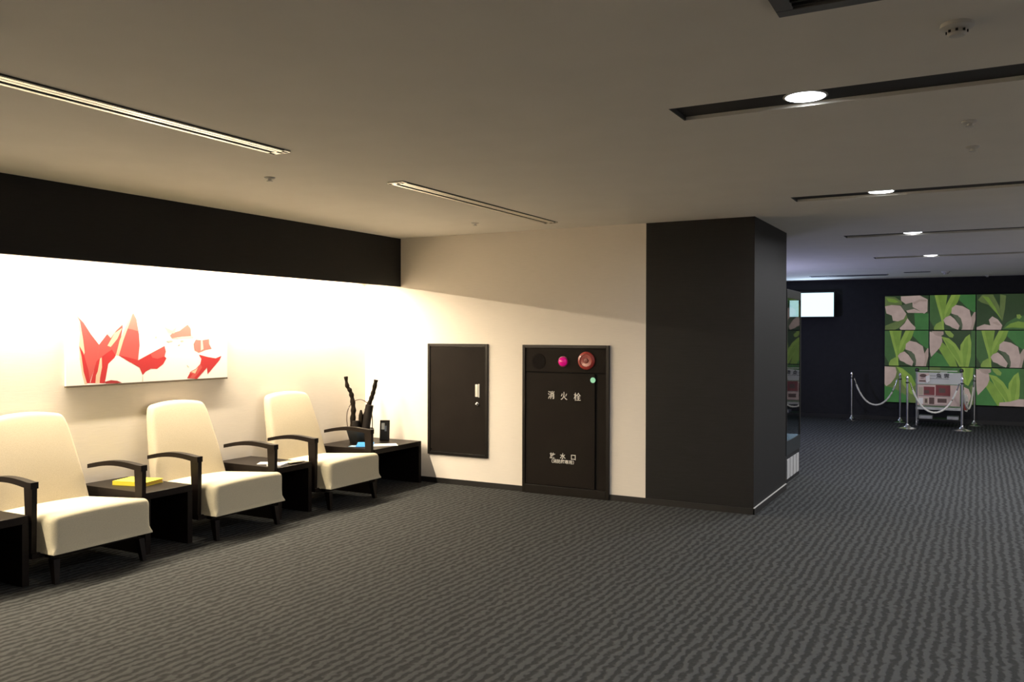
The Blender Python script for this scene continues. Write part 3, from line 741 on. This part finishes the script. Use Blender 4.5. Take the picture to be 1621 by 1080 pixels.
pA = [(k, norm(p_, 57, 55, 405, 313)) for k, p_ in [
 ('em', [(330,215),(462,220),(462,368),(340,368)]),
 ('lo', [(57,60),(150,66),(215,110),(215,140),(120,138),(57,150)]),
 ('lf', [(70,75),(140,82),(190,112),(150,120),(90,108)]),
 ('lo', [(60,330),(140,300),(210,270),(260,230),(270,262),(230,310),(190,350),(150,368),(57,368)]),
 ('gy', [(195,145),(300,125),(340,172),(270,192),(215,190)]),
 ('pt', [(205,60),(380,55),(452,92),(450,200),(420,222),(370,190),(315,160),(312,118),(250,132),(208,100)]),
 ('ps', [(315,118),(380,90),(445,95),(440,110),(380,110),(330,135)]),
 ('pt', [(57,150),(120,138),(200,145),(258,222),(232,270),(180,290),(132,284),(122,236),(70,215)]),
 ('pt', [(255,192),(330,176),(420,215),(270,212)]),
 ('pt', [(195,352),(240,310),(268,262),(300,305),(342,345),(338,368),(205,368)])]]
pC = [(k, norm(p_, 878, 45, 427, 320)) for k, p_ in [
 ('md', [(1150,300),(1230,255),(1305,235),(1305,365),(1110,365)]),
 ('lf', [(1130,350),(1180,310),(1250,290),(1305,300),(1305,350),(1200,345)]),
 ('lo', [(890,95),(930,48),(1025,47),(1080,150),(1112,292),(1060,220),(985,140),(920,118)]),
 ('lf', [(930,60),(985,70),(1050,170),(1100,270),(1045,200),(980,120)]),
 ('lo', [(1090,47),(1142,60),(1132,180),(1112,285),(1088,180)]),
 ('bd', [(1235,230),(1265,228),(1280,250),(1262,270),(1238,262)]),
 ('pt', [(990,275),(1020,244),(1070,272),(1110,325),(1098,365),(1020,365),(1002,318)]),
 ('ps', [(1020,300),(1060,290),(1095,320),(1080,330),(1040,312)]),
 ('pt', [(880,342),(950,315),(1010,326),(1035,365),(880,365)])]]
pE = [(k, norm(p_, 465, 700, 410, 325)) for k, p_ in [
 ('lo', [(465,700),(560,700),(600,800),(560,900),(465,860)]),
 ('em', [(600,760),(700,700),(740,860),(700,1025),(600,1025)]),
 ('ly', [(755,700),(862,700),(852,790),(815,860),(775,840),(758,780)]),
 ('lf', [(785,700),(835,700),(828,780),(805,845),(790,780)]),
 ('pt', [(775,868),(820,888),(842,950),(822,1010),(770,985)]),
 ('lo', [(830,870),(875,830),(875,1025),(825,1025),(845,950)])]]
dshift = [(k, [(max(0, min(1, u)), v) for u, v in p_]) for k, p_ in pD]
lowleft = [('em', [(0, .55), (.2, .6), (.5, .8), (.6, 1), (0, 1)]), ('md', [(.3, 0), (1, 0), (1, .6), (.6, .4)]),
           ('lf', [(.28, 0), (.42, .05), (.62, .25), (.72, .5), (.6, .6), (.42, .35)]), ('ly', [(.28, 0), (.40, .05), (.58, .28), (.50, .32), (.36, .15)]),
           ('bd', [(.4, .3), (.6, .5), (.72, .8), (.6, .75), (.42, .5)]), ('pt', [(0, 0), (.25, .02), (.28, .15), (.25, .3), (.14, .48), (.04, .56), (0, .5)])]
layout = [[pA, pB, pC], [pB, pD, pB], [lowleft, pE, pD + [('pt', norm([(1085,1040),(1090,1010),(1180,1000),(1260,975),(1305,975),(1305,1040)], 878, 705, 427, 335))]]]
rown = ['top', 'middle', 'bottom']; coln = ['left', 'centre', 'right']
desc = [['pale blossoms on dark green', 'tall leaves and a pale lily', 'dark leaves over small pale buds'], ['upright leaves beside a pale lily', 'bright spreading leaves and one pale petal', 'upright leaves beside a pale lily'], ['green leaves and a pale petal', 'green leaf above a petal, behind the food cart', 'bright spreading leaves and a pale petal']]
PXE = [-1.563, -.812, -.062, .690]; PZE = [2.325, 1.680, 1.015, .338]
bg = {(0, 1): 'dk', (1, 0): 'dk', (1, 2): 'dk', (0, 0): 'dk', (0, 2): 'dk', (1, 1): 'dk', (2, 2): 'em', (2, 0): 'lo', (2, 1): 'md'}
for r in range(3):
    for c_ in range(3):
        x0, x1 = PXE[c_] + .004, PXE[c_ + 1] - .004; z1, z0 = PZE[r] - .004, PZE[r + 1] + .004
        p = thing('video_screen', '%s %s flower screen of the nine: %s' % (rown[r], coln[c_], desc[r][c_]), 'screen', ((x0 + x1) / 2, YF, z0), 0, 'green flower screens on the far wall')
        W = (x1 - x0) / 2; H_ = z1 - z0
        link('screen_body', box(B(), -W, W, -.060, 0, 0, H_, bev=.002), M_blackp, p)
        bm = B()
        i0 = .004
        def P3(u, v, k): return (-W + i0 + u * (2 * W - 2 * i0), -.0605 - k * .0004, H_ - i0 - v * (H_ - 2 * i0))
        for k, (key, pl) in enumerate([(bg[(r, c_)], [(0, 0), (1, 0), (1, 1), (0, 1)])] + layout[r][c_]):
            f = bm.faces.new([bm.verts.new(P3(max(0, min(1, u)), max(0, min(1, v)), k)) for u, v in pl]); f.material_index = PMK.index(key)
        link('lit_picture', bm, [PM[k] for k in PMK], p)

# ------------------------------------------------------------------ stanchions and ropes
def stanchion(x, y, label):
    return (x, y, label)
ST = [(-2.10, 17.08, 'leftmost chrome rope stanchion, standing alone before the black far wall'),
      (-1.27, 17.08, 'chrome stanchion behind the near left one, close to the far wall'),
      (-1.074, 15.95, 'near left chrome stanchion in front of the food cart'),
      (-.25, 16.05, 'near right chrome stanchion in front of the food cart'),
      (-.08, 17.08, 'chrome stanchion at the right end, behind the food cart')]
st0 = None
for i, (x, y, lb) in enumerate(ST):
    if st0 is None:
        st0 = thing('rope_stanchion', lb, 'stanchion', (x, y, 0), 0, 'chrome rope stanchions')
        link('base', lathe(B(), [(.150, 0), (.150, .008), (.135, .014), (.060, .034), (.034, .060), (.026, .085)], seg=40), M_chrome, st0, smooth=30)
        link('pole', cyl(B(), (0, 0, .06), .0165, .0165, .80, seg=20), M_steel, st0, smooth=30)
        link('cap', lathe(B(), [(.022, .845), (.024, .86), (.020, .885), (.014, .90), (.004, .905)], seg=20), M_chrome, st0, smooth=30)
        link('rope_ring', lathe(B(), [(.018, .775), (.030, .778), (.030, .795), (.018, .798)], seg=20), M_blackp, st0, smooth=30)
    else:
        d = copy_tree(st0); d.location = (x, y, 0); d['label'] = lb
def rope(a, b, zlow, label):
    A_ = Vector((a[0], a[1], .785)); B_ = Vector((b[0], b[1], .785)); d = (B_ - A_).normalized()
    A_ += d * .045; B_ -= d * .045
    o = thing('barrier_rope', label, 'rope', ((A_.x + B_.x) / 2, (A_.y + B_.y) / 2, 0), 0, 'cream barrier ropes')
    off = Vector(o.location)
    n = 40; pts = []
    for i in range(n + 1):
        t_ = i / n; p_ = A_.lerp(B_, t_) - off; s_ = 2 * t_ - 1
        p_.z = zlow + (.785 - zlow) * (math.cosh(2.0 * s_) - 1) / (math.cosh(2.0) - 1); pts.append(p_)
    rr = [.0155 + .002 * math.sin(i * 2.2) for i in range(n + 1)]
    link('rope', tube(B(), pts[2:-2], rr[2:-2], 12), M_rope, o, smooth=60)
    link('hook', tube(B(), pts[:4], .010, 10), M_chrome, o, smooth=60)
    link('hook', tube(B(), pts[-4:], .010, 10), M_chrome, o, smooth=60)
rope(ST[0], ST[1], .30, 'cream rope sagging between the two left stanchions before the black wall')
rope(ST[2], ST[3], .29, 'cream rope sagging across the front of the food cart')
rope(ST[3], ST[4], .33, 'cream rope seen nearly end-on at the right side of the food cart')

# ------------------------------------------------------------------ food cart
KX0, KX1, KY = -.975, -.25, 16.42
k = thing('food_cart', 'small metal food display cart with menu boards behind the ropes', 'cart', ((KX0 + KX1) / 2, KY + .22, 0))
W = (KX1 - KX0) / 2
for sx in (-1, 1):
    for y in (-.20, .20):
        bm = B(); x = sx * (W - .015); box(bm, x - .012, x + .012, y - .012, y + .012, .06, .97 if y < 0 else .93, bev=.002)
        link('post', bm, M_steel, k)
        wbm = B(); cyl(wbm, (x - .012, y, .035), .034, .034, .024, 'x', 20); link('wheel', wbm, mat('wheel_grey', (.16, .16, .16), .5) if 'wheel_grey' not in bpy.data.materials else bpy.data.materials['wheel_grey'], k, smooth=35)
bm = B(); box(bm, -W, W, -.21, .21, .30, .345, bev=.003)
link('lower_deck', bm, mat('cart_metal', (.55, .55, .52), .4, .3), k)
bm = B(); box(bm, -W + .02, W - .02, -.20, .20, .12, .14)
link('bottom_rack', bm, M_blackp, k)
bm = B(); box(bm, -W + .05, -W + .26, -.16, .10, .14, .19, bev=.004); link('tray', bm, mat('tray_grey', (.32, .32, .32), .5), k)
bm = B(); box(bm, W - .24, W - .06, -.16, .10, .14, .19, bev=.004); link('tray', bm, bpy.data.materials['tray_grey'], k)
bm = B(); box(bm, -W + .06, W - .08, -.215, -.19, .965, .985, bev=.003)
link('top_rail', bm, mat('pale_rail', (.60, .62, .50), .4), k)
for sx in (-1, 1):
    bm = B(); lathe(bm, [(.004, .955), (.030, .96), (.034, .985), (.026, 1.01), (.006, 1.02)], c=(sx * (W - .02), -.20, 0), seg=20); link('dark_knob', bm, M_blackp, k, smooth=40)
# upper sign board
MB1 = mat('board_grey', (.60, .60, .56), .4); MB2 = mat('print_pink', (.66, .50, .43), .5); MB3 = mat('print_brown', (.13, .075, .06), .5); MB4 = mat('print_red', (.24, .05, .05), .5); MB5 = mat('print_tan', (.48, .41, .29), .5); MB6 = mat('print_ink', (.015, .014, .014), .5); MB7 = mat('print_light', (.82, .79, .73), .5)
sb = link('sign_board', box(B(), -W + .025, W - .02, -.235, -.215, .745, .945, bev=.002), MB1, k)
bm = B(); y = -.2365
def rect(bm, x0, x1, z0, z1, mi, dy=0): box(bm, x0, x1, y - dy, y + .0015, z0, z1, mi)
rect(bm, -.325, -.155, .775, .935, 0)
link('printed_flyer', bm, [MB2], sb)
bm = B(); lathe(bm, [(.055, 0), (.054, .0015)], c=(-.245, y - .0002, .890), seg=24, axis='y')
for v in bm.verts: v.co.z = .890 + (v.co.z - .890) * .55
rect(bm, -.285, -.235, .838, .848, 0, .001); rect(bm, -.305, -.205, .785, .808, 0, .001)
link('printed_dish', bm, [MB3], sb)
bm = B(); rect(bm, -.140, -.045, .888, .894, 0); rect(bm, -.140, .155, .838, .843, 0)
link('printed_line', bm, [MB6], sb)
text_mesh('魚', .088, MB6, sb, (0.0, y - .0006, .885), 1.0, name='printed_character', bold=.0014)
text_mesh('雲', .088, MB6, sb, (.118, y - .0006, .885), 1.0, name='printed_character', bold=.0014)
bm = B(); rect(bm, .165, .215, .925, .945, 0, .002); rect(bm, .02, .13, .945, .955, 0, .002)
link('bright_clip', bm, mat('clip_white', (.75, .78, .68), .3), sb)
# folded white note hanging on the board
bm = B(); v = [bm.verts.new(p_) for p_ in ((-.205, -.245, .88), (-.145, -.250, .90), (-.140, -.245, .80), (-.185, -.262, .765), (-.200, -.250, .80))]; bm.faces.new(v)
v2 = [bm.verts.new(p_.co + Vector((0, .004, 0))) for p_ in v]; bm.faces.new(v2[::-1])
for i in range(5): bm.faces.new((v[i], v2[i], v2[(i + 1) % 5], v[(i + 1) % 5]))
link('folded_note', bm, MB7, sb)
# lower menu panel
mp_ = link('menu_panel', box(B(), -W + .03, W - .04, -.228, -.212, .375, .735, bev=.002), MB2, k)
cells = [(-.315, -.245, .555, .690, MB5), (-.235, -.065, .555, .700, MB4), (-.230, -.150, .58, .64, MB3), (-.050, .175, .550, .732, MB4), (.00, .10, .60, .68, MB3), (-.315, -.245, .40, .505, MB7), (-.230, -.165, .40, .505, MB5), (-.215, -.180, .42, .49, MB3), (-.150, -.070, .40, .515, MB3), (-.045, .175, .395, .530, MB2), (-.02, .12, .43, .50, MB3), (-.315, .175, .538, .545, MB6), (-.315, .175, .383, .389, MB6)]
y = -.2285
for i, (x0, x1, z0, z1, m_) in enumerate(cells):
    bm = B(); box(bm, x0, x1, y - .0006 - i * .0001, y + .0005, z0, z1)
    link('menu_photo' if i < 11 else 'menu_line', bm, m_, mp_)
# red and white paper on its side
bm = B(); n_ = 7
prof = [(.0, .56), (.03, .575), (.06, .55), (.075, .42), (.075, .33), (.055, .26), (.02, .27), (0, .33)]
a_ = [bm.verts.new((W + .010 + px, +.14, pz)) for px, pz in prof]; b_ = [bm.verts.new((W + .010 + px, +.15, pz)) for px, pz in prof]
bm.faces.new(a_); bm.faces.new(b_[::-1])
for i in range(len(prof)): bm.faces.new((a_[i], b_[i], b_[(i + 1) % len(prof)], a_[(i + 1) % len(prof)]))
sg = link('side_bag', bm, MB7, k)
bm = B(); box(bm, W + .012, W + .060, +.136, +.140, .29, .42, bev=.0); link('red_print', bm, mat('bag_red', (.42, .07, .05), .5), sg)
bm = B(); box(bm, W + .040, W + .058, +.133, +.136, .32, .36); link('black_print', bm, MB6, sg)
bm = B(); box(bm, W + .012, W + .075, +.135, +.140, .425, .435); link('bag_strap', bm, MB6, sg)
